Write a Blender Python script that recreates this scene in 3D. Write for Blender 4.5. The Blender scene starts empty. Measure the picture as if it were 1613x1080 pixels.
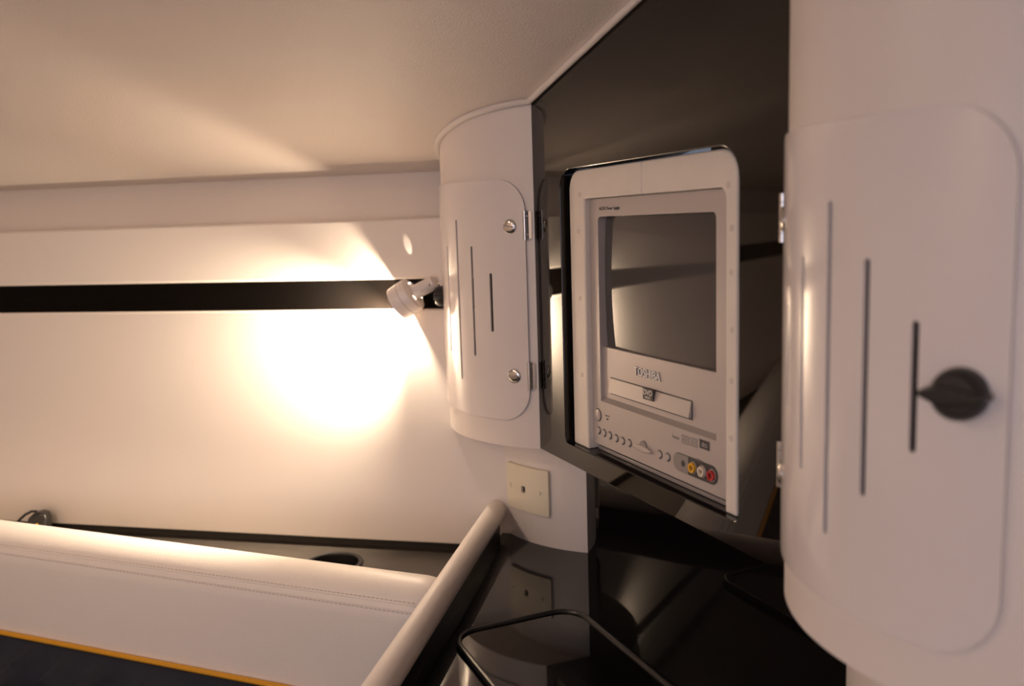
import bpy, bmesh, math, random
from mathutils import Vector, Matrix
random.seed(4)
C = bpy.context.scene.collection
SC = bpy.context.scene
HC = 1.25                                   # height of the eye above the cabin sole

# ------------------------------------------------------------------ camera
F, PITCH, ROLL = 1391.97, 0.13268, -0.03112
CXP, CYP = 806.5, 540.0
fw = Vector((0, math.cos(PITCH), -math.sin(PITCH)))
up0 = Vector((0, math.sin(PITCH), math.cos(PITCH)))
rt0 = Vector((1, 0, 0))
rt = rt0 * math.cos(ROLL) + up0 * math.sin(ROLL)
up = -rt0 * math.sin(ROLL) + up0 * math.cos(ROLL)
EYE = Vector((0, 0, HC))
cd = bpy.data.cameras.new('camera')
cam = bpy.data.objects.new('camera', cd)
C.objects.link(cam)
cd.sensor_width = 36.0
cd.lens = F / 1613 * 36.0
cd.clip_start = 0.01
cam.matrix_world = Matrix(((rt.x, up.x, -fw.x, 0), (rt.y, up.y, -fw.y, 0), (rt.z, up.z, -fw.z, HC), (0, 0, 0, 1)))
cd.dof.use_dof = True
cd.dof.focus_distance = 1.06
cd.dof.aperture_fstop = 4.0
SC.camera = cam

# ------------------------------------------------------------------ world, exposure
w = bpy.data.worlds.new('world')
SC.world = w
w.use_nodes = True
w.node_tree.nodes['Background'].inputs[0].default_value = (0.55, 0.62, 0.8, 1)
w.node_tree.nodes['Background'].inputs[1].default_value = 0.25
SC.view_settings.view_transform = 'Standard'
SC.view_settings.look = 'None'
SC.view_settings.gamma = 1.0
SC.view_settings.use_curve_mapping = False
SC.view_settings.exposure = 0.28

# ------------------------------------------------------------------ local frame of the bulkhead
# a runs along the mirror panel, b out of it into the cabin, z is height from the eye
ANG = 1.97325
U = Vector((-math.cos(ANG), -math.sin(ANG), 0))
N = Vector((U.y, -U.x, 0))
PL = Vector((0.03456, 1.18475, 0))
W = 0.49863
R, TH = 0.19811, 0.84631
HALF = math.radians(36)
DW = (-math.sin(HALF), math.cos(HALF))      # along the hull wall
NI = (math.cos(HALF), math.sin(HALF))       # from the hull wall into the cabin
KF = 0.2552
SHIFT = 0.12                                # the starboard side stands this much further out


def world(a, b, z):
    return PL + U * a + N * b + Vector((0, 0, z + HC))


def side_world(side):
    """mapping of port-side local coordinates to the world, for port ('L') or starboard ('R')"""
    if side == 'L':
        return world
    return lambda a, b, z: world(W - a + SHIFT * NI[0], b - SHIFT * NI[1], z)


def col_world(side):
    if side == 'L':
        return world
    return lambda a, b, z: world(W - a, b, z)


def arc(s, off=0.0):
    """column profile: a (negative = outward from the panel), b, for arc length s"""
    if s > 0.30:                             # flat continuation to the hull side
        a, b, na, nb = arc_n(0.30)
        return a - (s - 0.30), b + off
    a, b, na, nb = arc_n(s)
    return a + na * off, b + nb * off


def arc_n(s):
    t = TH - s / R
    a = -R * (math.sin(TH) - math.sin(t))
    b = R * (math.cos(t) - math.cos(TH))
    return a, b, math.sin(t), math.cos(t)


def ceil_z(a, b):
    port = 0.1611 + 0.236 * a + 0.1717 * b
    star = 0.1611 + 0.236 * (W - a) + 0.1717 * b + 0.292 * SHIFT
    return min(port, star)


def ray(px, py):
    return (fw + rt * ((px - CXP) / F) - up * ((py - CYP) / F)).normalized()


def on_b(px, py, b):
    """pixel -> (a, z) on the plane b = const parallel to the panel"""
    d = ray(px, py)
    t = ((PL + N * b).dot(N)) / d.dot(N)
    P = d * t
    q = P - PL
    return q.dot(U), P.z


def on_z(px, py, z):
    d = ray(px, py)
    P = d * (z / d.z)
    q = P - PL
    return q.dot(U), q.dot(N)


def proj(P):
    q = P - EYE
    d = q.dot(fw)
    return CXP + F * q.dot(rt) / d, CYP - F * q.dot(up) / d


# ------------------------------------------------------------------ materials
def mat(name, col, rough=0.5, metal=0.0, ior=1.5, coat=0.0, noise=0.0, nscale=40, bump=0.0, bscale=200,
        spec=0.5, emit=None, estr=0.0, voro=False):
    m = bpy.data.materials.new(name)
    m.use_nodes = True
    nt = m.node_tree
    b = nt.nodes['Principled BSDF']
    b.inputs['Base Color'].default_value = (*col, 1)
    b.inputs['Roughness'].default_value = rough
    b.inputs['Metallic'].default_value = metal
    b.inputs['IOR'].default_value = ior
    b.inputs['Coat Weight'].default_value = coat
    b.inputs['Specular IOR Level'].default_value = spec
    if emit:
        b.inputs['Emission Color'].default_value = (*emit, 1)
        b.inputs['Emission Strength'].default_value = estr
    tc = nt.nodes.new('ShaderNodeTexCoord')
    if noise:
        n = nt.nodes.new('ShaderNodeTexNoise')
        n.inputs['Scale'].default_value = nscale
        n.inputs['Detail'].default_value = 4
        nt.links.new(tc.outputs['Object'], n.inputs['Vector'])
        mx = nt.nodes.new('ShaderNodeMix')
        mx.data_type = 'RGBA'
        mx.inputs[6].default_value = (*[c * (1 - noise) for c in col], 1)
        mx.inputs[7].default_value = (*[min(1, c * (1 + noise)) for c in col], 1)
        nt.links.new(n.outputs['Fac'], mx.inputs[0])
        nt.links.new(mx.outputs[2], b.inputs['Base Color'])
    if bump:
        if voro:
            n = nt.nodes.new('ShaderNodeTexVoronoi')
            out = n.outputs['Distance']
        else:
            n = nt.nodes.new('ShaderNodeTexNoise')
            out = n.outputs['Fac']
        n.inputs['Scale'].default_value = bscale
        nt.links.new(tc.outputs['Object'], n.inputs['Vector'])
        bp = nt.nodes.new('ShaderNodeBump')
        bp.inputs['Strength'].default_value = bump
        bp.inputs['Distance'].default_value = 0.001
        nt.links.new(out, bp.inputs['Height'])
        nt.links.new(bp.outputs['Normal'], b.inputs['Normal'])
    return m


M = {
    'vinyl': mat('white_vinyl', (0.80, 0.72, 0.66), 0.5, noise=0.03, nscale=6, bump=0.12, bscale=900),
    'ceiling': mat('perforated_vinyl', (0.80, 0.71, 0.64), 0.5, noise=0.03, nscale=5, bump=0.3, bscale=420, voro=True),
    'leather': mat('white_leather', (0.82, 0.75, 0.70), 0.42, noise=0.03, nscale=9, bump=0.25, bscale=500),
    'gel': mat('white_gelcoat', (0.80, 0.72, 0.67), 0.38, noise=0.02, nscale=8),
    'door': mat('glossy_white_acrylic', (0.80, 0.73, 0.70), 0.16, coat=0.3, noise=0.015, nscale=7),
    'mirror': mat('smoked_acrylic', (0.006, 0.004, 0.003), 0.02, ior=1.5),
    'splash': mat('smoked_splashback', (0.004, 0.003, 0.003), 0.03, ior=1.38),
    'counter': mat('black_gloss', (0.004, 0.004, 0.004), 0.04, ior=1.5, noise=0.3, nscale=30),
    'black': mat('black_plastic', (0.012, 0.011, 0.011), 0.3),
    'rubber': mat('black_rubber', (0.01, 0.01, 0.01), 0.35),
    'dark': mat('dark_interior', (0.02, 0.016, 0.013), 0.8),
    'stripe': mat('black_stripe', (0.004, 0.003, 0.0025), 0.22, ior=1.35, spec=0.12),
    'shelf': mat('dark_shelf', (0.05, 0.042, 0.036), 0.35, noise=0.3, nscale=60, bump=0.2, bscale=300),
    'chrome': mat('chrome', (0.6, 0.57, 0.55), 0.16, metal=1.0),
    'thread': mat('seam_thread', (0.55, 0.46, 0.42), 0.7),
    'silver': mat('silver_plastic', (0.50, 0.45, 0.43), 0.42, metal=0.25, bump=0.05, bscale=2500),
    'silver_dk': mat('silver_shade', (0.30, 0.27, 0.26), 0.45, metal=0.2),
    'frame': mat('tv_frame_white', (0.80, 0.72, 0.64), 0.5, noise=0.05, nscale=25, bump=0.3, bscale=700),
    'plug': mat('screw_plug', (0.66, 0.58, 0.52), 0.5),
    'screen': mat('crt_glass', (0.075, 0.068, 0.064), 0.06, ior=1.55),
    'print': mat('dark_lettering_shade', (0.05, 0.045, 0.045), 0.5),
    'print_lt': mat('grey_print', (0.33, 0.29, 0.28), 0.5),
    'white_print': mat('white_print', (0.88, 0.84, 0.80), 0.3),
    'plate': mat('ivory_plate', (0.80, 0.72, 0.56), 0.35),
    'lampw': mat('lamp_white', (0.82, 0.74, 0.70), 0.3),
    'navy': mat('navy_fabric', (0.006, 0.009, 0.022), 0.8, noise=0.3, nscale=20, bump=0.4, bscale=300),
    'yellow': mat('yellow_piping', (0.65, 0.30, 0.01), 0.6),
    'av_yellow': mat('av_yellow', (0.85, 0.45, 0.03), 0.35),
    'av_white': mat('av_white', (0.8, 0.7, 0.55), 0.35),
    'av_red': mat('av_red', (0.5, 0.02, 0.02), 0.35),
    'bulb': mat('bulb', (1, 1, 1), 0.5, emit=(1.0, 0.78, 0.52), estr=30),
    'vent': mat('glowing_vent', (1, 1, 1), 0.5, emit=(1.0, 0.85, 0.65), estr=2.5),
    'dome': mat('fill_dome_lens', (1, 1, 1), 0.5, emit=(1.0, 0.80, 0.58), estr=6),
}


# ------------------------------------------------------------------ mesh helpers
def link(name, me, m, parent=None, smooth=35):
    o = bpy.data.objects.new(name, me)
    C.objects.link(o)
    if m is not None:
        me.materials.append(m)
    if smooth:
        for p in me.polygons:
            p.use_smooth = True
        me.set_sharp_from_angle(angle=math.radians(smooth))
    if parent is not None:
        o.parent = parent
        o.matrix_parent_inverse = Matrix.Translation(parent.location).inverted()
    return o


def finish(name, bm, m, parent=None, smooth=35, bevel=0.0, seg=2):
    bmesh.ops.remove_doubles(bm, verts=bm.verts, dist=1e-6)
    bmesh.ops.recalc_face_normals(bm, faces=bm.faces)
    # keep each object's origin near its own geometry
    c = Vector((0, 0, 0))
    for v in bm.verts:
        c += v.co
    c /= max(1, len(bm.verts))
    zmin = min(v.co.z for v in bm.verts)
    c.z = zmin
    for v in bm.verts:
        v.co -= c
    me = bpy.data.meshes.new(name)
    bm.to_mesh(me)
    bm.free()
    o = link(name, me, m, None, smooth)
    o.location = c
    if parent is not None:
        o.parent = parent
        o.matrix_parent_inverse = Matrix.Translation(parent.location).inverted()
    if bevel:
        md = o.modifiers.new('bevel', 'BEVEL')
        md.width = bevel
        md.segments = seg
        md.limit_method = 'ANGLE'
        md.angle_limit = math.radians(40)
    return o


def tag(o, label, cat=None, group=None, kind=None):
    o['label'] = label
    if cat:
        o['category'] = cat
    if group:
        o['group'] = group
    if kind:
        o['kind'] = kind
    return o


def empty(name, P, label, cat, group=None):
    o = bpy.data.objects.new(name, None)
    o.empty_display_size = 0.02
    C.objects.link(o)
    o.location = P
    tag(o, label, cat, group)
    return o


def rrect(x0, x1, y0, y1, r, n=8):
    """rounded rectangle outline, counter-clockwise; r scalar or (bl, br, tr, tl)"""
    if not isinstance(r, (tuple, list)):
        r = (r,) * 4
    pts = []
    for (cx, cy, rr, a0) in ((x0 + r[0], y0 + r[0], r[0], 180), (x1 - r[1], y0 + r[1], r[1], 270),
                             (x1 - r[2], y1 - r[2], r[2], 0), (x0 + r[3], y1 - r[3], r[3], 90)):
        for i in range(n + 1):
            a = math.radians(a0 + 90 * i / n)
            pts.append((cx + rr * math.cos(a), cy + rr * math.sin(a)))
    return pts


def sheet(loops, fmap, d0, d1, cuts=(), cutv=()):
    """fill a 2D outline with holes, cut it at x in cuts, map by fmap(x, y, depth) at depths d0 and d1 -> closed solid"""
    bm = bmesh.new()
    for lp in loops:
        vs = [bm.verts.new((x, y, 0)) for x, y in lp]
        for i in range(len(vs)):
            bm.edges.new((vs[i], vs[(i + 1) % len(vs)]))
    bmesh.ops.triangle_fill(bm, use_beauty=True, use_dissolve=False, edges=bm.edges[:])
    for c in cuts:
        bmesh.ops.bisect_plane(bm, geom=bm.verts[:] + bm.edges[:] + bm.faces[:], plane_co=(c, 0, 0), plane_no=(1, 0, 0))
    for c in cutv:
        bmesh.ops.bisect_plane(bm, geom=bm.verts[:] + bm.edges[:] + bm.faces[:], plane_co=(0, c, 0), plane_no=(0, 1, 0))
    bm.verts.ensure_lookup_table()
    bm.verts.index_update()
    P = [(v.co.x, v.co.y) for v in bm.verts]
    faces = [[v.index for v in f.verts] for f in bm.faces]
    bed = [(e.verts[0].index, e.verts[1].index) for e in bm.edges if len(e.link_faces) == 1]
    bm.free()
    out = bmesh.new()
    A = [out.verts.new(fmap(x, y, d0)) for x, y in P]
    B = [out.verts.new(fmap(x, y, d1)) for x, y in P]
    for f in faces:
        out.faces.new([A[i] for i in f])
        out.faces.new([B[i] for i in reversed(f)])
    for i, j in bed:
        out.faces.new((A[i], A[j], B[j], B[i]))
    return out


def tube(pts, r, n=10, closed=False, caps=True, bm=None):
    bm = bm or bmesh.new()
    rings = []
    L = len(pts)
    prev = None
    for i, p in enumerate(pts):
        if closed:
            t = (pts[(i + 1) % L] - pts[i - 1]).normalized()
        else:
            t = (pts[min(i + 1, L - 1)] - pts[max(i - 1, 0)]).normalized()
        ref = prev if prev is not None else (Vector((0, 0, 1)) if abs(t.z) < 0.9 else Vector((1, 0, 0)))
        x = (ref - t * ref.dot(t)).normalized()
        prev = x
        y = t.cross(x)
        rr = r[i] if isinstance(r, (list, tuple)) else r
        rings.append([bm.verts.new(p + (x * math.cos(k * 2 * math.pi / n) + y * math.sin(k * 2 * math.pi / n)) * rr) for k in range(n)])
    for i in range(L if closed else L - 1):
        a, b = rings[i], rings[(i + 1) % L]
        for k in range(n):
            bm.faces.new((a[k], a[(k + 1) % n], b[(k + 1) % n], b[k]))
    if caps and not closed:
        bm.faces.new(rings[0])
        bm.faces.new(list(reversed(rings[-1])))
    return bm


def lathe(prof, P, axis, n=28, bm=None):
    """revolve (r, h) pairs about axis through P"""
    bm = bm or bmesh.new()
    axis = axis.normalized()
    ref = Vector((0, 0, 1)) if abs(axis.z) < 0.9 else Vector((1, 0, 0))
    x = (ref - axis * ref.dot(axis)).normalized()
    y = axis.cross(x)
    rings = []
    for r, h in prof:
        if r < 1e-6:
            rings.append([bm.verts.new(P + axis * h)])
        else:
            rings.append([bm.verts.new(P + axis * h + (x * math.cos(k * 2 * math.pi / n) + y * math.sin(k * 2 * math.pi / n)) * r) for k in range(n)])
    for a, b in zip(rings, rings[1:]):
        for k in range(n):
            k2 = (k + 1) % n
            if len(a) == 1 and len(b) == 1:
                continue
            if len(a) == 1:
                bm.faces.new((a[0], b[k2], b[k]))
            elif len(b) == 1:
                bm.faces.new((a[k], a[k2], b[0]))
            else:
                bm.faces.new((a[k], a[k2], b[k2], b[k]))
    return bm


def prism(poly, f0, f1):
    """closed solid between two mapped copies of a polygon"""
    bm = bmesh.new()
    A = [bm.verts.new(f0(*p)) for p in poly]
    B = [bm.verts.new(f1(*p)) for p in poly]
    bm.faces.new(A)
    bm.faces.new(list(reversed(B)))
    n = len(poly)
    for i in range(n):
        bm.faces.new((A[i], A[(i + 1) % n], B[(i + 1) % n], B[i]))
    return bm


def box_l(fm, a0, a1, b0, b1, z0, z1, bm=None):
    bm = bm or bmesh.new()
    vs = [bm.verts.new(fm(a, b, z)) for a in (a0, a1) for b in (b0, b1) for z in (z0, z1)]
    for q in ((0, 1, 3, 2), (4, 6, 7, 5), (0, 4, 5, 1), (2, 3, 7, 6), (0, 2, 6, 4), (1, 5, 7, 3)):
        bm.faces.new([vs[i] for i in q])
    return bm


def text(name, body, size, fm, a, z, b, m, parent, ext=0.0004, align='CENTER', sx=1.0, offset=0.0):
    cu = bpy.data.curves.new(name, 'FONT')
    cu.body = body
    cu.size = size
    cu.extrude = ext
    cu.align_x = align
    cu.align_y = 'CENTER'
    cu.offset = offset
    o = bpy.data.objects.new(name, cu)
    me = bpy.data.meshes.new_from_object(o)
    bpy.data.objects.remove(o)
    for v in me.vertices:
        v.co = fm(a + v.co.x * sx, b + v.co.z, z + v.co.y)
    bm = bmesh.new()
    bm.from_mesh(me)
    bpy.data.meshes.remove(me)
    o = finish(name, bm, m, parent, smooth=0)
    return o


Z_BOT = -0.306        # underside of the upper units
Z_CNT = -0.4676       # counter top
Z_SHELF = -0.503      # side shelves
Z_FLOOR = -0.74       # berth platform
DEL = 0.070           # set-back of the lower units
B_AFT = 1.75

# ------------------------------------------------------------------ lights
def area(name, P, target, size, power, col, sy=None):
    ld = bpy.data.lights.new(name, 'AREA')
    ld.shape = 'RECTANGLE'
    ld.size = size
    ld.size_y = sy or size
    ld.energy = power
    ld.color = col
    o = bpy.data.objects.new(name, ld)
    C.objects.link(o)
    o.location = P
    o.rotation_euler = (target - P).to_track_quat('-Z', 'Y').to_euler()
    return o


# daylight through the companionway doorway in the aft bulkhead
area('doorway_daylight', world(1.60, B_AFT + 0.02, -0.10), world(0.45, 0.0, -0.15), 0.55, 5.5, (0.72, 0.78, 1.0), 0.85)
# warm dome lamps on the overhead, added out of view as fill
for (da, db) in ((0.20, 1.15), (0.75, 1.45)):
    ld = bpy.data.lights.new('dome_fill_light', 'AREA')
    ld.shape = 'DISK'
    ld.size = 0.11
    ld.energy = 2.2 if da < 0.5 else 3.0
    ld.color = (1.0, 0.73, 0.53)
    o = bpy.data.objects.new('dome_fill_light', ld)
    C.objects.link(o)
    o.location = world(da, db, ceil_z(da, db) - 0.035)

# ------------------------------------------------------------------ ceiling
a_r = (W + 0.292 * SHIFT / 0.236) / 2          # ridge


def wall_ab(t, z, off=0.0):
    q = KF * (0.097 - max(z, -0.34)) + 0.08 * max(0.0, -0.34 - z) + off      # the flare eases off near the shelf
    return -0.297 + DW[0] * t + NI[0] * q, 0.0232 + DW[1] * t + NI[1] * q


t_aft = (B_AFT + 0.05 - 0.0232) / DW[1]
aw0, bw0 = wall_ab(-0.30, 0.09, -0.06)
aw1, bw1 = wall_ab(t_aft, 0.09, -0.06)
port = [(aw0, bw0), (a_r, bw0), (a_r, bw1), (aw1, bw1)]
cm = bmesh.new()
sh_a, sh_b = SHIFT * NI[0], -SHIFT * NI[1]
star = [(a_r, bw0), (W - aw0 + sh_a, bw0 + sh_b), (W - aw1 + sh_a, bw1 + sh_b), (a_r, bw1)]
for poly in (port, star):
    lo = [cm.verts.new(world(a, b, (0.1611 + 0.236 * a + 0.1717 * b) if poly is port else (0.1611 + 0.236 * (W - a) + 0.1717 * b + 0.292 * SHIFT))) for a, b in poly]
    hi = [cm.verts.new(v.co + Vector((0, 0, 0.02))) for v in lo]
    cm.faces.new(lo)
    cm.faces.new(list(reversed(hi)))
    for i in range(4):
        cm.faces.new((lo[i], lo[(i + 1) % 4], hi[(i + 1) % 4], hi[i]))
tag(finish('ceiling', cm, M['ceiling'], smooth=0), 'sloping cream perforated vinyl cabin overhead', kind='structure')

# ------------------------------------------------------------------ floor (berth platform) and aft bulkhead
fl = bmesh.new()
poly = [world(-1.9, B_AFT + 0.1, Z_FLOOR), world(-0.3, -0.2, Z_FLOOR), world(W + 0.45, -0.2, Z_FLOOR), world(W + 2.2, B_AFT + 0.1, Z_FLOOR)]
lo = [fl.verts.new(p - Vector((0, 0, 0.03))) for p in poly]
hi = [fl.verts.new(p) for p in poly]
fl.faces.new(lo); fl.faces.new(hi)
for i in range(4):
    fl.faces.new((lo[i], lo[(i + 1) % 4], hi[(i + 1) % 4], hi[i]))
tag(finish('floor', fl, M['dark'], smooth=0), 'dark berth platform under the bedding', kind='structure')
bk = sheet([[(-1.9, Z_FLOOR), (W + 2.2, Z_FLOOR), (W + 2.2, 0.20), (a_r, 0.62), (-1.9, 0.10)],
            rrect(1.32, 1.88, -0.55, 0.22, 0.06)],
           lambda x, y, d: world(x, B_AFT + d, y), 0.0, 0.04)
tag(finish('wall_back', bk, M['vinyl'], smooth=0), 'cream aft bulkhead with a doorway', kind='structure')
for (da, db) in ((0.20, 1.15), (0.75, 1.45)):  # housings of the added fill lamps, out of view
    P = world(da, db, ceil_z(da, db) + 0.002)
    e = empty('dome_fill_lamp', P, 'small round warm fill lamp added out of view on the overhead, ' + ('over the berth by the lit hull side' if da < 0.5 else 'close to the aft doorway'), 'lamp')
    finish('lamp_rim', lathe([(0.0, 0.0), (0.075, 0.0), (0.075, -0.012), (0.06, -0.02), (0.0, -0.02)], P, Vector((0, 0, 1))), M['lampw'], e)
    finish('lens', lathe([(0.06, -0.018), (0.052, -0.028), (0.03, -0.032), (0.0, -0.033)], P, Vector((0, 0, 1))), M['dome'], e)

# ------------------------------------------------------------------ hull side walls, shelves
STR_T, STR_B, LED = -0.081, -0.128, 0.0155
for side, nm in (('L', 'wall_left'), ('R', 'wall_right')):
    fm = side_world(side)

    def wl(t, z, off):
        a, b = wall_ab(t, z, off)
        return fm(a, b, z)
    t0 = -0.15 if side == 'L' else -0.02

    def slab(t_0, t_1, z0, z1, o0, o1, o0t=None, o1t=None):
        bm = bmesh.new()
        zs = [z0] + ([-0.34] if z0 < -0.34 < z1 else []) + [z1]
        g = [[[bm.verts.new(wl(t, z, o)) for o in ((o0, o1) if z == z0 or o0t is None else (o0t, o1t))] for z in zs] for t in (t_0, t_1)]
        for i in range(len(zs) - 1):
            for k in (0, 1):
                bm.faces.new((g[0][i][k], g[0][i + 1][k], g[1][i + 1][k], g[1][i][k]))
                bm.faces.new((g[k][i][0], g[k][i + 1][0], g[k][i + 1][1], g[k][i][1]))
        for i in (0, -1):
            bm.faces.new((g[0][i][0], g[0][i][1], g[1][i][1], g[1][i][0]))
        return bm
    wb = finish(nm, slab(t0, t_aft, Z_FLOOR, 0.14, -0.05, -0.018), M['vinyl'], smooth=0)
    tag(wb, 'cream vinyl hull side with two padded panels and a black stripe' + (' behind the reading lamp' if side == 'L' else ' to starboard'), kind='structure')
    o = finish('padded_panel', slab(t0, t_aft, STR_T, LED, -0.017, 0.0, -0.012, 0.0235), M['vinyl'], wb, bevel=0.004, seg=3)
    o = finish('padded_panel', slab(t0, t_aft, -0.4895, STR_B, -0.017, 0.0), M['vinyl'], wb, bevel=0.003, seg=3)
    o = finish('black_stripe', slab(t0, t_aft, STR_B - 0.004, STR_T + 0.004, -0.0175, -0.008), M['stripe'], wb, smooth=0)
    o['label'] = 'black band set between the padded panels'
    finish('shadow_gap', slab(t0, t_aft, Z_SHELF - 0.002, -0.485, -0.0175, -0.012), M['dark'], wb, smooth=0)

# backrest line (port)
BR0 = (0.074, 0.180)
BRD = (-0.703, 0.711)
BRN = (0.711, 0.703)


def br(t, off):
    return BR0[0] + BRD[0] * t + BRN[0] * off, BR0[1] + BRD[1] * t + BRN[1] * off


for side in ('L', 'R'):
    fm = side_world(side)
    sd = 'port' if side == 'L' else 'starboard'
    wn = 'beside the lit hull wall' if side == 'L' else 'along the starboard hull wall'
    # shelf with the cup holder hole
    ca, cb = on_z(523, 889, Z_SHELF)
    hole = [(ca + 0.041 * math.cos(i * math.pi / 16), cb + 0.041 * math.sin(i * math.pi / 16)) for i in range(32)]
    p0 = wall_ab(-0.13 if side == 'L' else 0.05, Z_SHELF, -0.012)
    tb = 0.0 if side == 'L' else 0.13
    p1 = wall_ab(1.9, Z_SHELF, -0.012)
    q0 = br(-0.02 if side == 'L' else 0.11, -0.035)
    q1 = br(1.9, -0.035)
    sh = sheet([[p0, q0, q1, p1], hole], lambda x, y, d: fm(x, y, Z_SHELF + d), -0.012, 0.0)
    s_ob = tag(finish('side_shelf', sh, M['shelf'], smooth=0), 'dark speckled shelf ' + wn + ' behind the backrest', 'shelf')
    # cup holder
    P = fm(ca, cb, Z_SHELF)
    e = empty('cup_holder', P, 'black recessed cup holder with raised rim in the shelf ' + wn, 'cup holder')
    finish('cup', lathe([(0.0405, 0.0), (0.036, -0.055), (0.0, -0.055), (0.0, -0.058), (0.038, -0.058), (0.0408, 0.0)], P, Vector((0, 0, 1)), 36), M['black'], e)
    finish('rim', lathe([(0.0395, 0.0005), (0.040, 0.003), (0.043, 0.0042), (0.0465, 0.003), (0.0475, 0.0005), (0.0395, 0.0005)], P, Vector((0, 0, 1)), 40), M['black'], e)
    # backrest
    prof = []
    r = 0.042
    for i in range(13):
        an = math.radians(180 - 15 * i)
        prof.append((0.005 + (r + 0.003) * math.cos(an), -0.43 - r + r * math.sin(an)))
    prof += [(0.050, -0.50), (0.053, -0.56), (0.050, -0.62), (0.045, Z_FLOOR), (-0.040, Z_FLOOR)]
    bm = bmesh.new()
    rows = []
    for k, (t, sc) in enumerate([(tb - 0.012, 0.55), (tb - 0.006, 0.82), (tb + 0.004, 0.95), (tb + 0.02, 1.0)] + [(tb + 0.02 + (1.88 - tb) * i / 24, 1.0) for i in range(1, 25)]):
        row = []
        for (o_, z_) in prof:
            zz = Z_FLOOR + (z_ - Z_FLOOR) * (1 - (1 - sc) * 0.10)
            oo = 0.005 + (o_ - 0.005) * sc
            a, b = br(t, oo)
            row.append(bm.verts.new(fm(a, b, zz)))
        rows.append(row)
    n = len(prof)
    for x, y in zip(rows, rows[1:]):
        for i in range(n):
            bm.faces.new((x[i], x[(i + 1) % n], y[(i + 1) % n], y[i]))
    bm.faces.new(rows[0]); bm.faces.new(list(reversed(rows[-1])))
    P = fm(*br(0.4, 0.0), Z_FLOOR)
    e = empty('backrest', P, 'long white leather backrest bolster with a double stitched seam, ' + ('under the lit hull wall' if side == 'L' else 'on the starboard side'), 'backrest')
    finish('cushion', bm, M['leather'], e, smooth=60)
    for dz in (0.0, -0.0075):
        pts = []
        for i in range(60):
            t = tb + 0.006 + (1.88 - tb) * i / 59
            an = math.radians(33)
            o_ = 0.005 + 0.0448 * math.cos(an + dz * 24)
            z_ = -0.472 + 0.0418 * math.sin(an + dz * 24)
            a, b = br(t, o_)
            pts.append(fm(a, b, z_ - 0.0004))
        s_ = finish('seam', tube(pts, 0.0009, 6), M['leather'], e)
    # dashed stitches beside the seam
    bm = bmesh.new()
    for i in range(170):
        t = tb + 0.01 + i * 0.0062
        for an in (math.radians(33) + 0.06, math.radians(33) - 0.24):
            o_ = 0.005 + 0.0452 * math.cos(an)
            z_ = -0.472 + 0.0422 * math.sin(an)
            pa = fm(*br(t, o_), z_)
            pb = fm(*br(t + 0.0036, o_), z_)
            tube([pa, pb], 0.00055, 4, bm=bm)
    st = finish('stitching', bm, M['thread'], e, smooth=0)
    st['kind'] = 'stuff'

# small dark gadget on the shelf
ga, gb = wall_ab(0.700, Z_SHELF, 0.030)
P = world(ga, gb, Z_SHELF)
e = empty('clip_gadget', P, 'small dark plastic clip with an arched strap on the shelf by the hull wall', 'clip')
ex = Vector((1, 0, 0))
ez = Vector((0, 0, 1))


def gz(px, py):
    d = ray(px, py)
    k = (P - EYE).dot(fw) / d.dot(fw)
    return EYE + d * k


bm = bmesh.new()
pts = [gz(*q) for q in ((47, 860), (46, 824), (49, 813), (57, 806), (66, 804), (75, 806), (78, 815), (79, 860))]
fd = Vector((0, 0.022, 0))
A = [bm.verts.new(p - fd * 0.5) for p in pts]
B = [bm.verts.new(p + fd * 0.5) for p in pts]
bm.faces.new(A); bm.faces.new(list(reversed(B)))
for i in range(len(pts)):
    bm.faces.new((A[i], A[(i + 1) % len(pts)], B[(i + 1) % len(pts)], B[i]))
bz = min(v.co.z for v in bm.verts)
for v in bm.verts:
    if v.co.z < Z_SHELF + HC + 0.02 and v.co.z - bz < 0.01:
        v.co.z = Z_SHELF + HC
finish('clip_body', bm, M['black'], e, bevel=0.004, seg=3)
finish('strap', tube([gz(*q) for q in ((27, 822), (32, 817), (40, 810), (50, 805), (58, 805))], 0.0022, 8), M['black'], e)
bt = gz(30, 822)
finish('clip_foot', lathe([(0.0, 0.0), (0.008, 0.0), (0.009, 0.004), (0.007, bt.z - (Z_SHELF + HC)), (0.0, bt.z - (Z_SHELF + HC) + 0.003)], Vector((bt.x, bt.y, Z_SHELF + HC)), ez, 14), M['black'], e)
q = gz(65, 822) - Vector((0, 0.014, 0))
finish('brass_pin', lathe([(0.0, 0.0), (0.0017, 0.0), (0.0017, 0.007), (0.0, 0.0072)], q - ez * 0.005, ez, 10), M['av_yellow'], e)

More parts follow.
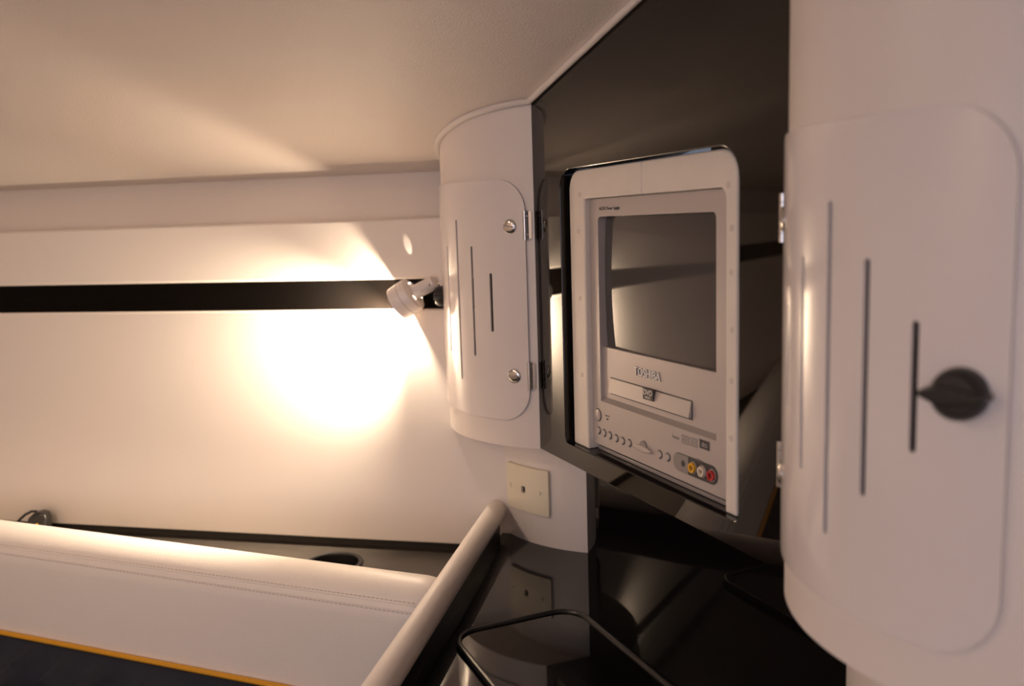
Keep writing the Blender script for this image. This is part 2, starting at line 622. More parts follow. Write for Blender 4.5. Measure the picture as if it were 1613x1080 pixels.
# ------------------------------------------------------------------ navy bedding with yellow piping
def duvet(side):
    fm = side_world(side)
    bm = bmesh.new()
    nt_, no_ = 90, 22
    ts = 0.10 if side == 'L' else 0.42
    rows = []
    for i in range(nt_ + 1):
        t = ts + (1.65 - ts) * i / nt_
        row = []
        for j in range(no_ + 1):
            o_ = 0.055 + 0.40 * j / no_
            edge = min(1.0, j / 3.0)
            wv = 0.014 * math.sin(t * 70 + 1.5 * math.sin(t * 23) + o_ * 9) * edge + 0.006 * math.sin(t * 131 + o_ * 30) * edge
            zz = -0.580 - 0.055 * (1 - math.exp(-j / 5.0)) + wv
            a, b = br(t, o_)
            row.append(bm.verts.new(fm(a, b, zz)))
        rows.append(row)
    for x, y in zip(rows, rows[1:]):
        for j in range(no_):
            bm.faces.new((x[j], x[j + 1], y[j + 1], y[j]))
    # skirt down to the platform
    per = [r_[0] for r_ in rows] + rows[-1][1:] + [r_[-1] for r_ in reversed(rows[:-1])] + list(reversed(rows[0][1:-1]))
    lowv = [bm.verts.new((v.co.x, v.co.y, Z_FLOOR + HC)) for v in per]
    for i in range(len(per)):
        j = (i + 1) % len(per)
        bm.faces.new((per[i], per[j], lowv[j], lowv[i]))
    bm.faces.new(lowv)
    e = empty('bedding', fm(*br(0.8, 0.2), Z_FLOOR), 'navy quilted bedding with yellow piped edge against the ' + ('backrest under the lit wall' if side == 'L' else 'starboard backrest'), 'bedding')
    finish('quilt', bm, M['navy'], e, smooth=60)
    pts = [fm(*br(ts + (1.65 - ts) * i / 60, 0.0565), -0.578) for i in range(61)]
    o = finish('piping', tube(pts, 0.0036, 8), M['yellow'], e)
    o['label'] = 'yellow piping along the quilt edge'


duvet('L')
duvet('R')

# ------------------------------------------------------------------ counter, lid, coaming
BOL0 = (-0.150, 0.003)
bol_d = (0.825, 0.565)
bl = math.hypot(*bol_d)
bol_d = (bol_d[0] / bl, bol_d[1] / bl)
BLEN = 0.60
end = (BOL0[0] + bol_d[0] * BLEN, BOL0[1] + bol_d[1] * BLEN)
cp = [(BOL0[0] + 0.005, BOL0[1] - 0.004), (-0.10, -0.078), (W + 0.215, -0.078), (W + 0.285, 0.02), end]
cnt = prism(cp, lambda a, b: world(a, b, Z_CNT - 0.03), lambda a, b: world(a, b, Z_CNT))
tag(finish('countertop', cnt, M['counter'], smooth=0), 'glossy black countertop below the mirror panel', 'countertop')
# cabinet body under the counter
cb_ = prism([(a * 0.97 + 0.01, b * 0.97) for a, b in cp], lambda a, b: world(a, b, Z_FLOOR), lambda a, b: world(a, b, Z_CNT - 0.0301))
tag(finish('counter_base', cb_, M['dark'], smooth=0), 'dark cabinet base carrying the glossy black countertop', 'cabinet')
# inset lid with rubber gasket
lr = rrect(0.160, 0.430, 0.034, 0.193, 0.032, 10)
e = empty('locker_lid', world(0.29, 0.11, Z_CNT), 'glossy black locker lid with a rubber gasket in the countertop', 'lid')
finish('lid', prism(lr, lambda a, b: world(a, b, Z_CNT + 0.0002), lambda a, b: world(a, b, Z_CNT + 0.0035)), M['counter'], e, smooth=30)
finish('gasket', tube([world(a, b, Z_CNT + 0.0035) for a, b in lr], 0.0035, 10, closed=True), M['rubber'], e)

# padded coaming along the counter edge
def coaming(o, d, length, label):
    side = (d[1], -d[0])
    e = empty('coaming', world(o[0] + d[0] * length / 2, o[1] + d[1] * length / 2, Z_FLOOR), label, 'coaming')
    def fmw(t, s_, z):
        return world(o[0] + d[0] * t + side[0] * s_, o[1] + d[1] * t + side[1] * s_, z)
    finish('fascia', box_l(lambda a, b, z: fmw(a, b, z), 0.03, length, -0.012, 0.006, Z_FLOOR, -0.436), M['black'], e, smooth=0)
    bm = bmesh.new()
    n = 16
    rows = []
    for t, sc in ((0.0, 0.8), (0.006, 0.97), (0.02, 1.0), (length - 0.01, 1.0), (length, 0.8)):
        row = []
        for k in range(n):
            an = 2 * math.pi * k / n
            row.append(bm.verts.new(fmw(t, -0.002 + 0.0155 * sc * math.cos(an), -0.432 + 0.0165 * sc * math.sin(an))))
        rows.append(row)
    for x, y in zip(rows, rows[1:]):
        for k in range(n):
            bm.faces.new((x[k], x[(k + 1) % n], y[(k + 1) % n], y[k]))
    bm.faces.new(rows[0]); bm.faces.new(list(reversed(rows[-1])))
    finish('padded_roll', bm, M['leather'], e, smooth=60)


coaming(BOL0, bol_d, BLEN, 'white padded roll edging the countertop beside the white backrest')
sb0 = (W + 0.275, 0.030)
sd_ = (end[0] + 0.02 - sb0[0], end[1] - sb0[1])
sl = math.hypot(*sd_)
coaming(sb0, (sd_[0] / sl, sd_[1] / sl), sl - 0.03, 'white padded roll edging the countertop on the starboard side')

# ------------------------------------------------------------------ upper and lower columns
SLOT_S = [0.0672 + k * 0.03502 for k in range(5)]
SLOT_H = [0.0406, 0.0774, 0.1144, 0.0774, 0.0406]
VC, VT, VB = -0.1051, 0.0612, -0.2682
S_END = {'L': 0.275, 'R': 0.43}
cuts = [i * 0.0075 for i in range(-2, 72)]


def column(side):
    fm = col_world(side)
    where = 'beside the reading lamp' if side == 'L' else 'with the starboard hinged door'

    def amap(s, z, off):
        a, b = arc(max(s, 0.0), off)
        if s < 0:
            a -= s
        return fm(a, b, z)
    se = S_END[side]
    top = []
    k = int(se / 0.0075)
    for i in range(k, -1, -1):
        s = min(se, i * se / k)
        a, b = arc(s)
        aw = a if side == 'L' else W - a
        top.append((s, ceil_z(aw, b) + 0.004))
    outline = [(0.0, Z_BOT), (se, Z_BOT)] + top
    hole = rrect(0.045, 0.235, VB + 0.03, VT - 0.03, 0.02, 5)
    bm = sheet([outline, hole], amap, -0.008, 0.0, cuts)
    nm = 'white curved corner locker ' + ('beside the reading lamp, hinged at the mirror panel' if side == 'L' else 'at the starboard end of the mirror panel')
    e = empty('corner_locker', fm(*arc(0.14, -0.05), Z_BOT), nm, 'cabinet')
    finish('shell', bm, M['gel'], e, smooth=40)
    # underside and dark liner
    sa = [arc(s, -0.001) for s in [i * se / 30 for i in range(31)]]
    und = [(a, b) for a, b in sa] + [(sa[-1][0], -0.075), (0.0, -0.075)]
    finish('underside', prism(und, lambda a, b: fm(a, b, Z_BOT + 0.0005), lambda a, b: fm(a, b, Z_BOT + 0.012)), M['gel'], e, smooth=0)
    finish('liner', box_l(fm, -0.262, -0.004, -0.010, -0.004, Z_BOT + 0.013, VT + 0.02), M['dark'], e, smooth=0)
    # door with slots
    loops = [rrect(0.012, 0.2597, VB, VT, 0.042, 10)]
    for s, h in zip(SLOT_S, SLOT_H):
        loops.append(rrect(s - 0.0023, s + 0.0023, VC - h, VC + h, 0.0022, 4))
    bm = sheet(loops, amap, 0.0004, 0.0034, cuts)
    d = finish('door', bm, M['door'], e, smooth=40, bevel=0.0012, seg=3)
    d['label'] = 'glossy white curved door with five slots'
    # hinges
    for hz in (-0.0011, -0.2043):
        h = bmesh.new()
        a, b, na, nb = arc_n(0.0115)
        P = Vector(fm(a + na * 0.0048, b + nb * 0.0048, hz))
        for (z0, z1) in ((-0.0195, -0.0125), (-0.012, 0.012), (0.0125, 0.0195)):
            lathe([(0.0, z0), (0.0029, z0), (0.0029, z1), (0.0, z1)], P, Vector((0, 0, 1)), 12, bm=h)
        hg = finish('hinge', h, M['chrome'], d)
        lf = sheet([rrect(0.0035, 0.0112, hz - 0.018, hz + 0.018, 0.001, 2)], amap, 0.0002, 0.0014, [i * 0.003 for i in range(1, 4)])
        hg2 = finish('hinge_leaf', lf, M['chrome'], d, smooth=0)
        # round screw cap beside the hinge
        a, b, na, nb = arc_n(0.034)
        ax = (Vector(fm(a + na, b + nb, 0)) - Vector(fm(a, b, 0))).normalized()
        P = Vector(fm(a + na * 0.0033, b + nb * 0.0033, hz - 0.0008))
        cp_ = finish('screw_cap', lathe([(0.0, 0.0), (0.0098, 0.0), (0.0098, 0.0010), (0.0088, 0.0019), (0.0050, 0.0025), (0.0, 0.0027)], P, ax, 28), M['chrome'], d)
        tz = Vector((0, 0, 1))
        tx = ax.cross(tz)
        sl_ = bmesh.new()
        an = math.radians(8 if hz > -0.1 else -4)
        dr = tx * math.cos(an) + tz * math.sin(an)
        pr = ax.cross(dr)
        vs = [sl_.verts.new(P + dr * x + pr * y + ax * z) for x in (-0.0075, 0.0075) for y in (-0.0008, 0.0008) for z in (0.0014, 0.0029)]
        for q in ((0, 1, 3, 2), (4, 6, 7, 5), (0, 4, 5, 1), (2, 3, 7, 6), (0, 2, 6, 4), (1, 5, 7, 3)):
            sl_.faces.new([vs[i] for i in q])
        finish('screw_slot', sl_, M['silver_dk'], d, smooth=0)
    # turn knob
    a, b, na, nb = arc_n(0.2352)
    ax = (Vector(fm(a + na, b + nb, 0)) - Vector(fm(a, b, 0))).normalized()
    P = Vector(fm(a + na * 0.0033, b + nb * 0.0033, VC))
    tz = Vector((0, 0, 1))
    tx = (Vector(fm(-1, 0, 0)) - Vector(fm(0, 0, 0)))
    tx = (tx - ax * tx.dot(ax)).normalized()          # away from the panel
    kb = lathe([(0.0, 0.0), (0.0158, 0.0), (0.0158, 0.004), (0.0148, 0.0095), (0.0120, 0.0125), (0.0, 0.0130)], P, ax, 32)
    kn = finish('knob', kb, M['black'], d)
    kn['label'] = 'black round turn knob with a pointer'
    pt = bmesh.new()
    out = [(-0.0208, 0.0018), (-0.0208, -0.0018), (-0.011, -0.0055), (0.0, -0.0055), (0.0185, -0.0018), (0.0185, 0.0018), (0.0, 0.0055), (-0.011, 0.0055)]
    A = [pt.verts.new(P + tx * x + tz * y + ax * 0.003) for x, y in out]
    B = [pt.verts.new(P + tx * x * 0.95 + tz * y + ax * 0.0145) for x, y in out]
    pt.faces.new(A); pt.faces.new(list(reversed(B)))
    for i in range(len(out)):
        j = (i + 1) % len(out)
        pt.faces.new((A[i], A[j], B[j], B[i]))
    finish('pointer', pt, M['black'], kn, smooth=0, bevel=0.0012)
    # lower unit, set back
    def lmap(s, z, off):
        a, b = arc(max(s, 0.0), off)
        return fm(a, b - DEL, z)
    low = sheet([[(0.0, Z_CNT - 0.001), (se, Z_CNT - 0.001), (se, Z_BOT + 0.001), (0.0, Z_BOT + 0.001)]], lmap, -0.01, 0.0, cuts)
    lo_ = finish('curved_base', low, M['gel'], smooth=40)
    tag(lo_, 'white curved base set back under the corner locker ' + ('with the phone jack plate' if side == 'L' else 'at the starboard end'), 'cabinet')
    return e


column('L')
column('R')

# ------------------------------------------------------------------ mirror panel with TV opening
oa0, oz_t = on_b(881.5, 300, 0.0)[0], on_b(1010, 249, 0.0)[1]
oa1 = on_b(1163, 500, 0.0)[0]
oz_b = on_b(1020, 757, 0.0)[1]
top = []
for i in range(25, -1, -1):
    a = W * i / 25
    top.append((a, ceil_z(a, 0) + 0.004))
if a_r < W:
    top.append((a_r, ceil_z(a_r, 0) + 0.004))
    top.sort(key=lambda q: -q[0])
outline = [(0.0, Z_BOT), (W, Z_BOT)] + top
hole = rrect(oa0, oa1, oz_b, oz_t, (0.008, 0.008, 0.030, 0.026), 8)
bm = sheet([outline, hole], lambda x, y, d: world(x, d, y), -0.03, 0.0)
smk = tag(finish('smoked_mirror', bm, M['mirror'], smooth=30, bevel=0.0012, seg=2), 'dark smoked mirror panel holding the television between the corner lockers', 'panel')
finish('soffit', box_l(world, 0.0, W, -0.08, -0.0302, Z_BOT + 0.0012, Z_BOT + 0.008), M['black'], smk, smooth=0)
bm = box_l(world, 0.0, W, -0.08, -DEL, Z_CNT, Z_BOT + 0.001)
tag(finish('mirror_splashback', bm, M['splash'], smooth=0), 'dark mirror splashback set back under the television panel', 'panel')
# shelf and niche behind the panel
ni = bmesh.new()
box_l(world, oa0 - 0.02, oa1 + 0.02, -0.24, -0.031, oz_b - 0.012, oz_b, bm=ni)
box_l(world, oa0 - 0.02, oa1 + 0.02, -0.25, -0.24, oz_b - 0.012, oz_t + 0.02, bm=ni)
tag(finish('television_niche', ni, M['black'], smooth=0), 'black shelf and back of the niche behind the television', 'niche')

# white welt along the overhead joint
pts = [world(*arc(s, 0.0035), ceil_z(*arc(s, 0.0035)) - 0.0035) for s in [0.27 - i * 0.009 for i in range(31)]]
pts += [world(W * i / 20, 0.004, ceil_z(W * i / 20, 0.004) - 0.0035) for i in range(0, 21)]
tag(finish('trim_1', tube(pts, 0.0045, 8), M['vinyl'], smooth=60), 'white welt along the joint of overhead and locker', kind='structure')
pts = [world(W - arc(s, 0.0035)[0], arc(s, 0.0035)[1], ceil_z(W - arc(s, 0.0035)[0], arc(s, 0.0035)[1]) - 0.0035) for s in [i * 0.0107 for i in range(41)]]
tag(finish('trim_2', tube(pts, 0.0045, 8), M['vinyl'], smooth=60), 'white welt above the starboard locker', kind='structure')

# ------------------------------------------------------------------ television
BT = -0.016                                 # plane of the television front


def T(px, py, b=BT):
    return on_b(px, py, b)


ta0, ta1 = T(931.5, 500)[0], on_b(1142, 500, -0.009)[0]
tz1 = T(1035, 305)[1]
tz0 = T(1040, 742)[1]
tv = empty('television', world((ta0 + ta1) / 2, -0.1, oz_b), 'silver tube television with built-in DVD slot in the mirror panel', 'television')
sa0, sa1 = T(943, 440)[0], T(1128, 440)[0]
sz1 = T(1040, 337)[1]
fz1 = T(1035, 567)[1]
fz0 = T(1035, 662)[1]
sz0 = fz1 - 0.004
bez = sheet([rrect(ta0, ta1, tz0, tz1, 0.006, 4), rrect(sa0, sa1, fz0, sz1, (0.001, 0.001, 0.006, 0.006), 4)],
            lambda x, y, d: world(x, d, y), BT - 0.10, BT)
finish('bezel', bez, M['silver'], tv, smooth=30, bevel=0.0012)
# convex picture tube
bm = bmesh.new()
rows = []
for i in range(21):
    row = []
    for j in range(21):
        x, y = i / 20 * 2 - 1, j / 20 * 2 - 1
        bb = BT - 0.0065 - 0.0024 * (x * x + y * y)
        row.append(bm.verts.new(world((sa0 + sa1) / 2 + x * (sa1 - sa0 + 0.004) / 2, bb, (sz0 + sz1) / 2 + y * (sz1 - sz0 + 0.004) / 2)))
    rows.append(row)
for x, y in zip(rows, rows[1:]):
    for j in range(20):
        bm.faces.new((x[j], x[j + 1], y[j + 1], y[j]))
o = finish('screen', bm, M['screen'], tv, smooth=60)
o['label'] = 'dark convex picture tube'
# lower fascia, a little recessed in the bezel
BF = BT - 0.0045
fas = sheet([[(sa0 - 0.001, fz0 - 0.002), (sa1 + 0.001, fz0 - 0.002), (sa1 + 0.001, fz1), (sa0 - 0.001, fz1)]], lambda x, y, d: world(x, d, y), BT - 0.03, BF)
finish('fascia', fas, M['silver'], tv, smooth=30, bevel=0.001, seg=2)
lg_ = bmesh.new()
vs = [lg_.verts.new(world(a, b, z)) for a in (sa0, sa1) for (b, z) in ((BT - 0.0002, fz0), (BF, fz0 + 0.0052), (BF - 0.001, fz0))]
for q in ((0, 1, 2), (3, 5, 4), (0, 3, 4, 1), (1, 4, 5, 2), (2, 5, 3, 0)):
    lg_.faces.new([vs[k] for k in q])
finish('fascia_ledge_shade', lg_, M['silver_dk'], tv, smooth=0)  # darker silver paints in the shading along this lower ledge
a_t, z_t = T(1020, 589, BF)
bl_ = text('brand_lettering', 'TOSHIBA', 0.0135, world, a_t, z_t, BF + 0.0006, M['white_print'], tv, 0.0006, sx=0.98)
text('lettering_shadow', 'TOSHIBA', 0.0135, world, a_t + 0.0003, z_t - 0.0002, BF + 0.0001, M['print'], bl_, 0.0001, sx=0.98, offset=0.0003)  # dark offset copy, painted shade at the sides of the raised letters
# disc tray
da0, zt_ = T(963, 597, BF)
da1 = T(1090, 642, BF)[0]
dz1 = T(1027, 614, BF)[1]
dz0 = T(1027, 638, BF)[1]
finish('tray_slot', box_l(world, da0 - 0.0012, da1 + 0.0012, BF - 0.001, BF + 0.0004, dz0 - 0.0022, dz1 + 0.0012), M['print'], tv, smooth=0)
tr = bmesh.new()
vs = [tr.verts.new(world(a, b, z)) for a in (da0, da1) for (b, z) in ((BF, dz0), (BF + 0.0045, dz0 + 0.0005), (BF + 0.0012, dz1), (BF, dz1))]
for q in ((0, 1, 2, 3), (4, 7, 6, 5), (0, 4, 5, 1), (1, 5, 6, 2), (2, 6, 7, 3), (3, 7, 4, 0)):
    tr.faces.new([vs[i] for i in q])
tray = finish('disc_tray', tr, M['silver'], tv, smooth=0)
la, lz = T(1022.5, 621, BF + 0.003)
finish('disc_logo', box_l(world, la - 0.0105, la + 0.0105, BF + 0.001, BF + 0.0046, lz - 0.0062, lz + 0.0062), M['print'], tray, smooth=0)
text('disc_lettering', 'DVD', 0.0085, world, la, lz + 0.0018, BF + 0.0049, M['white_print'], tray, 0.0001, sx=1.05)
text('disc_lettering', 'VIDEO', 0.0032, world, la, lz - 0.0036, BF + 0.0049, M['white_print'], tray, 0.0001, sx=1.3)


def button(px, py, r, name='button', h=0.0022, m='silver'):
    a, z = T(px, py)
    rg = lathe([(r + 0.0010, 0.0), (r + 0.0010, 0.0005), (r, 0.0005), (r, 0.0)], world(a, BT - 0.0002, z), N, 20)
    o = finish(name, lathe([(0.0, 0.0), (r, 0.0), (r, h * 0.6), (r * 0.8, h), (0.0, h * 1.05)], world(a, BT - 0.0003, z), N, 20), M[m], tv)
    finish('button_ring', rg, M['print'], o)
    return o


button(942.5, 653, 0.0072, 'power_button')
for q in ((943.5, 677.5), (952, 681.7), (961, 685.5), (971, 690), (981, 694), (991.7, 697.5), (1039.5, 715.5), (1052, 719.7)):
    button(*q, 0.0040)
a, z = T(957, 659)
text('small_print', 'ON/OFF', 0.0032, world, a, z + 0.003, BT + 0.0003, M['print_lt'], tv, 0.0001)
finish('indicator', box_l(world, a - 0.002, a + 0.002, BT - 0.0005, BT + 0.0006, z - 0.0015, z), M['print'], tv, smooth=0)
# play rocker
a, z = T(1015, 706.5)
pl = [(a + 0.0185 * math.cos(t) * (1.0), z + 0.0034 * math.sin(t)) for t in [i * math.pi / 12 for i in range(24)]]
finish('rocker_switch', prism(pl, lambda x, y: world(x, BT - 0.0005, y), lambda x, y: world(x, BT + 0.004, y)), M['silver'], tv, smooth=30, bevel=0.001)
pl = [(a - 0.0005 + 0.0075 * math.cos(t), z + 0.0015 + 0.0075 * math.sin(t)) for t in [i * math.pi / 12 for i in range(13)]]
finish('stop_button', prism(pl, lambda x, y: world(x, BT - 0.0005, y), lambda x, y: world(x, BT + 0.002, y)), M['silver_dk'], tv, smooth=30)
# AV sockets
pa0, pa1 = T(1061.5, 725)[0], T(1131, 748)[0]
pz = T(1095, 737)[1]
finish('socket_panel', prism(rrect(pa0, pa1, pz - 0.0098, pz + 0.0098, 0.0096, 8), lambda x, y: world(x, BT - 0.0005, y), lambda x, y: world(x, BT + 0.0004, y)), M['print'], tv, smooth=30)
pm = pa0 + (pa1 - pa0) * 0.36
hp = rrect(pa0 + 0.0005, pm, pz - 0.0093, pz + 0.0093, (0.009, 0.0005, 0.0005, 0.009), 6)
finish('socket_surround', prism(hp, lambda x, y: world(x, BT, y), lambda x, y: world(x, BT + 0.0009, y)), M['silver_dk'], tv, smooth=30)


def socket(frac, mm, r=0.0052):
    a = pa0 + (pa1 - pa0) * frac
    P = world(a, BT + 0.0004, pz)
    o = finish('phono_socket' if mm else 'headphone_socket', lathe([(r, 0.0), (r, 0.0035), (r * 0.62, 0.0035), (r * 0.62, 0.001), (0.0, 0.001)] if mm else [(0.0, 0.0), (r, 0.0), (r, 0.0008), (0, 0.0008)], P, N, 20), M[mm or 'print'], tv)
    if mm:
        finish('socket_pin', lathe([(0.0, 0.0), (r * 0.36, 0.0), (r * 0.36, 0.002), (0.0, 0.002)], P, N, 10), M['print'], o)
        finish('socket_ring', lathe([(r + 0.0014, 0.0), (r + 0.0014, 0.0008), (r, 0.0008), (r, 0.0)], P, N, 20), M['silver_dk'], o)


socket(0.24, None, 0.0034)
socket(0.47, 'av_yellow')
socket(0.68, 'av_white')
socket(0.89, 'av_red')
a, z = T(1098, 723)
text('small_print', 'LINE IN', 0.0034, world, a + 0.004, z, BT + 0.0003, M['print_lt'], tv, 0.0001)
for (px, py, s_, m_, wd) in ((1064.7, 688, 'Super', 'print_lt', 0.010), (1079.7, 692.5, 'CD', 'print_lt', 0.008), (1093, 696.7, 'CD', 'print_lt', 0.008), (1110, 700.5, 'dts', 'print', 0.0105)):
    a, z = T(px, py)
    if s_ == 'Super':
        text('format_mark', s_, 0.006, world, a, z, BT + 0.0003, M[m_], tv, 0.0001)
    else:
        lg = finish('format_mark', box_l(world, a - wd * 0.8, a + wd * 0.8, BT - 0.0005, BT + 0.0003, z - 0.0046, z + 0.0046), M[m_], tv, smooth=0)
        text('format_lettering', s_, 0.008, world, a, z, BT + 0.0005, M['silver'], lg, 0.0001)
a, z = T(957, 328)
text('small_print', 'AC/DC Power Supply', 0.0056, world, a + 0.004, z, BT + 0.0003, M['print'], tv, 0.0001, sx=0.95)
# foot strip below the bezel
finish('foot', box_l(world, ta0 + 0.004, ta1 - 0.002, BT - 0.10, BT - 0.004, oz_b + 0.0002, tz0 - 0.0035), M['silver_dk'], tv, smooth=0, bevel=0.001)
finish('foot_gap', box_l(world, ta0 + 0.006, ta1 - 0.004, BT - 0.10, BT - 0.010, tz0 - 0.004, tz0 + 0.001), M['print'], tv, smooth=0)

# white surround, two pieces meeting on top
BW = -0.009
wa0, wa1 = on_b(899.5, 450, BW)[0], on_b(1161, 450, BW)[0]
wz1 = on_b(1010, 253, BW)[1]
seam_a = on_b(1010, 280, BW)[0]
ia0, ia1 = ta0 - 0.0005, ta1 + 0.0005
iz1 = tz1 + 0.0005
tv_s = empty('television_surround', world((wa0 + wa1) / 2, -0.03, oz_b), 'cream two-piece surround around the television in the mirror panel', 'surround')


def cor(cx, cz, r, a0, a1, n=8):
    return [(cx + r * math.cos(math.radians(a0 + (a1 - a0) * i / n)), cz + r * math.sin(math.radians(a0 + (a1 - a0) * i / n))) for i in range(n + 1)]


rr = 0.024
lp = [(wa0, oz_b + 0.0003)] + cor(wa0 + rr, wz1 - rr, rr, 180, 90) + [(seam_a - 0.0003, wz1), (seam_a - 0.0003, iz1)] + cor(ia0 + 0.004, iz1 - 0.004, 0.004, 90, 180, 4) + [(ia0, oz_b + 0.0003)]
rp = [(wa1, oz_b + 0.0003)] + cor(wa1 - rr, wz1 - rr, rr, 0, 90) + [(seam_a + 0.0003, wz1), (seam_a + 0.0003, iz1)] + cor(ia1 - 0.010, iz1 - 0.010, 0.010, 90, 0, 4) + [(ia1, oz_b + 0.0003)]
for pl in (lp, rp):
    bm = prism(pl, lambda x, y: world(x, -0.045, y), lambda x, y: world(x, BW, y))
    finish('surround_piece', bm, M['frame'], tv_s, smooth=30, bevel=0.002, seg=3)

for (px, py) in ((1147, 291), (1152.5, 359), (1152, 429), (1152.5, 520), (1152, 600), (1151.5, 690), (913, 307), (911, 364), (914, 470), (917, 590)):
    a, z = on_b(px, py, BW)
    finish('screw_plug', lathe([(0.0, 0.0), (0.0032, 0.0), (0.0030, 0.0005), (0.0, 0.0007)], world(a, BW - 0.0002, z), N, 14), M['plug'], tv_s)

# ------------------------------------------------------------------ phone jack plate on the left curved base
def low_px(px, py):
    """pixel -> (s, z) on the left lower curved face"""
    best = None
    for i in range(0, 240):
        s = i * 0.001
        a, b = arc(s)
        P = world(a, b - DEL, 0)
        # solve z for this s so that the pixel column matches
        d = ray(px, py)
        k = (P.x * d.x + P.y * d.y) / (d.x * d.x + d.y * d.y)
        err = math.hypot(P.x - d.x * k, P.y - d.y * k)
        if best is None or err < best[0]:
            best = (err, s, d.z * k)
        if best and err > best[0] + 0.02 and s > 0.1:
            break
    return best[1], best[2]


s1_, z1_ = low_px(866, 741)
s1b, z2_ = low_px(866, 813)
pls0, pls1 = s1_, low_px(804, 760)[0]
jx = low_px(828, 764)[0] - 0.004
plz = (z1_ + z2_) / 2
PH = (z1_ - z2_) / 2


def lmapL(s, z, off):
    a, b = arc(s, off)
    return world(a, b - DEL, z)


e = empty('jack_plate', lmapL((pls0 + pls1) / 2, plz - PH, 0.0), 'ivory phone jack wall plate on the curved white base', 'wall plate')
bm = sheet([rrect(pls0, pls1, plz - PH, plz + PH, 0.003, 3), rrect(jx, jx + 0.008, plz - 0.006, plz + 0.004, 0.001, 2)],
           lmapL, 0.0002, 0.0058, cuts)
finish('plate', bm, M['plate'], e, smooth=40, bevel=0.0025, seg=3)
finish('jack', sheet([rrect(jx - 0.001, jx + 0.009, plz - 0.007, plz + 0.005, 0.001, 2)], lmapL, 0.0001, 0.0012), M['black'], e, smooth=0)
for ss in (low_px(853, 773)[0], low_px(808.5, 752)[0]):
    a, b, na, nb = arc_n(ss)
    ax = (world(a + na, b + nb, 0) - world(a, b, 0)).normalized()
    finish('screw', lathe([(0.0, 0.0), (0.0033, 0.0), (0.003, 0.0012), (0.0, 0.0016)], Vector(lmapL(ss, plz, 0.0057)), ax, 14), M['plate'], e)

# ------------------------------------------------------------------ reading lamp
SL = 0.2665
a, b, na, nb = arc_n(SL)
ZL = -0.078
P0 = world(a, b, ZL)
ax = (world(a + na, b + nb, 0) - world(a, b, 0)).normalized()
tz = Vector((0, 0, 1))


def at_depth(px, py, depth):
    d = ray(px, py)
    return EYE + d * (depth / d.dot(fw))


dp = (P0 - EYE).dot(fw)
zpl = at_depth(702, 440, dp).z
P0.z = zpl
lamp = empty('reading_lamp', P0, 'small white swivel reading lamp shining on the hull wall', 'lamp')
finish('mount_plate', lathe([(0.0, -0.001), (0.0160, -0.001), (0.0160, 0.0075), (0.015, 0.009), (0.0, 0.009)], P0, ax, 28), M['lampw'], lamp)
sw = P0.copy()
# head: a short drum, back towards the camera, mouth to the wall, down and to the left
def wall_gap(P):
    q_ = P - EYE - PL
    a_, b_, z_ = q_.dot(U), q_.dot(N), q_.z
    return (a_ + 0.297) * NI[0] + (b_ - 0.0232) * NI[1] - KF * (0.097 - z_)


hb = min((at_depth(654, 460, dp - 0.06 + 0.0005 * i) for i in range(160)), key=lambda P: abs(wall_gap(P) - 0.042))
jt = at_depth(676, 449, (hb - EYE).dot(fw) * 0.6 + dp * 0.4)
stub_end = P0 + ax * 0.020
finish('stub', tube([P0, P0 + ax * 0.012, stub_end, jt], [0.0075, 0.0075, 0.0075, 0.0075], 14), M['lampw'], lamp)
nwall = (side_world('L')(*wall_ab(0.1, -0.1, -1.0), -0.1) - side_world('L')(*wall_ab(0.1, -0.1, 0.0), -0.1)).normalized()
hd = (rt * -0.80 + up * -0.52 + fw * 0.28).normalized()
finish('swivel_arm', tube([jt - hd * 0.010, jt, hb, hb + hd * 0.006], [0.0100, 0.0115, 0.0112, 0.0105], 16), M['lampw'], lamp)
HR = 0.0275
hl = 0.034
head = lathe([(0.0, 0.0), (0.010, 0.0), (HR - 0.006, 0.001), (HR - 0.001, 0.004), (HR, 0.008), (HR, hl), (HR - 0.0025, hl), (HR - 0.003, hl - 0.006), (0.012, hl - 0.012), (0.0, hl - 0.013)], hb, hd, 36)
finish('lamp_head', head, M['lampw'], lamp)
finish('head_groove', lathe([(HR + 0.0002, 0.0165), (HR + 0.0002, 0.0172), (HR - 0.001, 0.0172), (HR - 0.001, 0.0165), (HR + 0.0002, 0.0165)], hb, hd, 36), M['silver_dk'], lamp)
for k in range(3):                            # glowing vent slits in the back of the head
    an = math.radians(25 + 120 * k)
    vx = hd.orthogonal().normalized()
    vy = hd.cross(vx)
    rd = vx * math.cos(an) + vy * math.sin(an)
    tg = hd.cross(rd)
    vb = bmesh.new()
    vs = [vb.verts.new(hb + rd * (0.0165 + i * 0.0014) + tg * (j * 0.0036) + hd * h) for i in (-1, 1) for j in (-1, 1) for h in (-0.0004, 0.002)]
    for q in ((0, 1, 3, 2), (4, 6, 7, 5), (0, 4, 5, 1), (2, 3, 7, 6), (0, 2, 6, 4), (1, 5, 7, 3)):
        vb.faces.new([vs[i] for i in q])
    finish('vent', vb, M['vent'], lamp, smooth=0)
finish('bulb', lathe([(0.0, hl - 0.004), (0.007, hl - 0.0045), (0.010, hl - 0.008), (0.010, hl - 0.0115)], hb, hd, 24), M['bulb'], lamp)
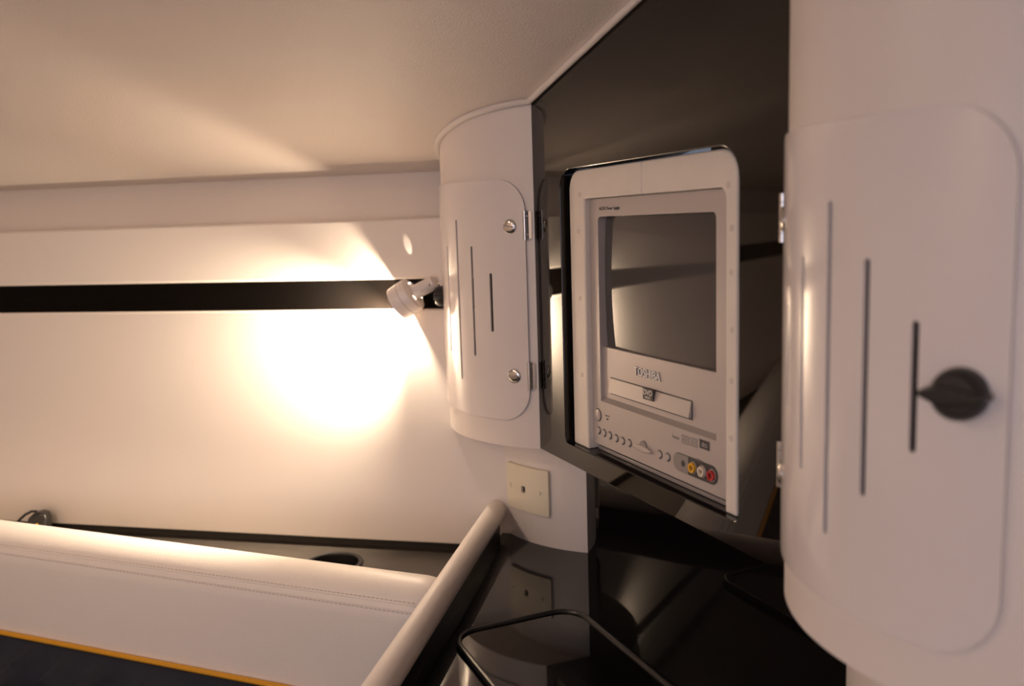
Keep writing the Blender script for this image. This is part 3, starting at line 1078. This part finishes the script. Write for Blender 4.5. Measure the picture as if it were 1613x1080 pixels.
finish('pivot_screw', lathe([(0.0, 0.0), (0.0018, 0.0), (0.0018, 0.0006), (0.0, 0.0006)], jt + (EYE - jt).normalized() * 0.0112, (EYE - jt).normalized(), 10), M['black'], lamp)
ld = bpy.data.lights.new('reading_lamp_light', 'POINT')
ld.energy = 2.5
ld.color = (1.0, 0.80, 0.58)
ld.shadow_soft_size = 0.003
lo = bpy.data.objects.new('reading_lamp_light', ld)
C.objects.link(lo)
lo.location = hb + hd * (hl - 0.0022)
lo.parent = lamp
lo.matrix_parent_inverse = Matrix.Translation(lamp.location).inverted()

sp = bpy.data.lights.new('reading_lamp_beam', 'SPOT')       # the reflector's beam
sp.energy = 34.0
sp.color = (1.0, 0.80, 0.58)
sp.spot_size = math.radians(125)
sp.spot_blend = 1.0
sp.shadow_soft_size = 0.003
so = bpy.data.objects.new('reading_lamp_beam', sp)
C.objects.link(so)
so.location = hb + hd * (hl - 0.002)
so.rotation_euler = hd.to_track_quat('-Z', 'Y').to_euler()
so.parent = lamp
so.matrix_parent_inverse = Matrix.Translation(lamp.location).inverted()

# light leaking from the vents at the back of the head
def leak(name, target, cone, power, start):
    l_ = bpy.data.lights.new(name, 'SPOT')
    l_.energy = power
    l_.color = (1.0, 0.82, 0.62)
    l_.spot_size = math.radians(cone)
    l_.spot_blend = 0.6
    l_.shadow_soft_size = 0.0005
    o_ = bpy.data.objects.new(name, l_)
    C.objects.link(o_)
    o_.location = start
    o_.rotation_euler = (target - start).to_track_quat('-Z', 'Y').to_euler()
    o_.parent = lamp
    o_.matrix_parent_inverse = Matrix.Translation(lamp.location).inverted()


ls = hb - hd * 0.004 + up * 0.014 + fw * 0.023 - rt * 0.007
dr_ = ray(643, 388)
tw = min((EYE + dr_ * (1.2 + 0.0005 * i) for i in range(800)), key=lambda P: abs(wall_gap(P) - 0.0125))
leak('lamp_vent_leak', tw, 12.0, 0.35, ls)
dr_ = ray(645, 243)
tw = min((EYE + dr_ * (1.0 + 0.0005 * i) for i in range(1200)), key=lambda P: abs(P.z - HC - 0.1611 - 0.236 * (P - PL).dot(U) - 0.1717 * (P - PL).dot(N)))
leak('lamp_vent_leak', tw, 2.5, 0.35, ls)
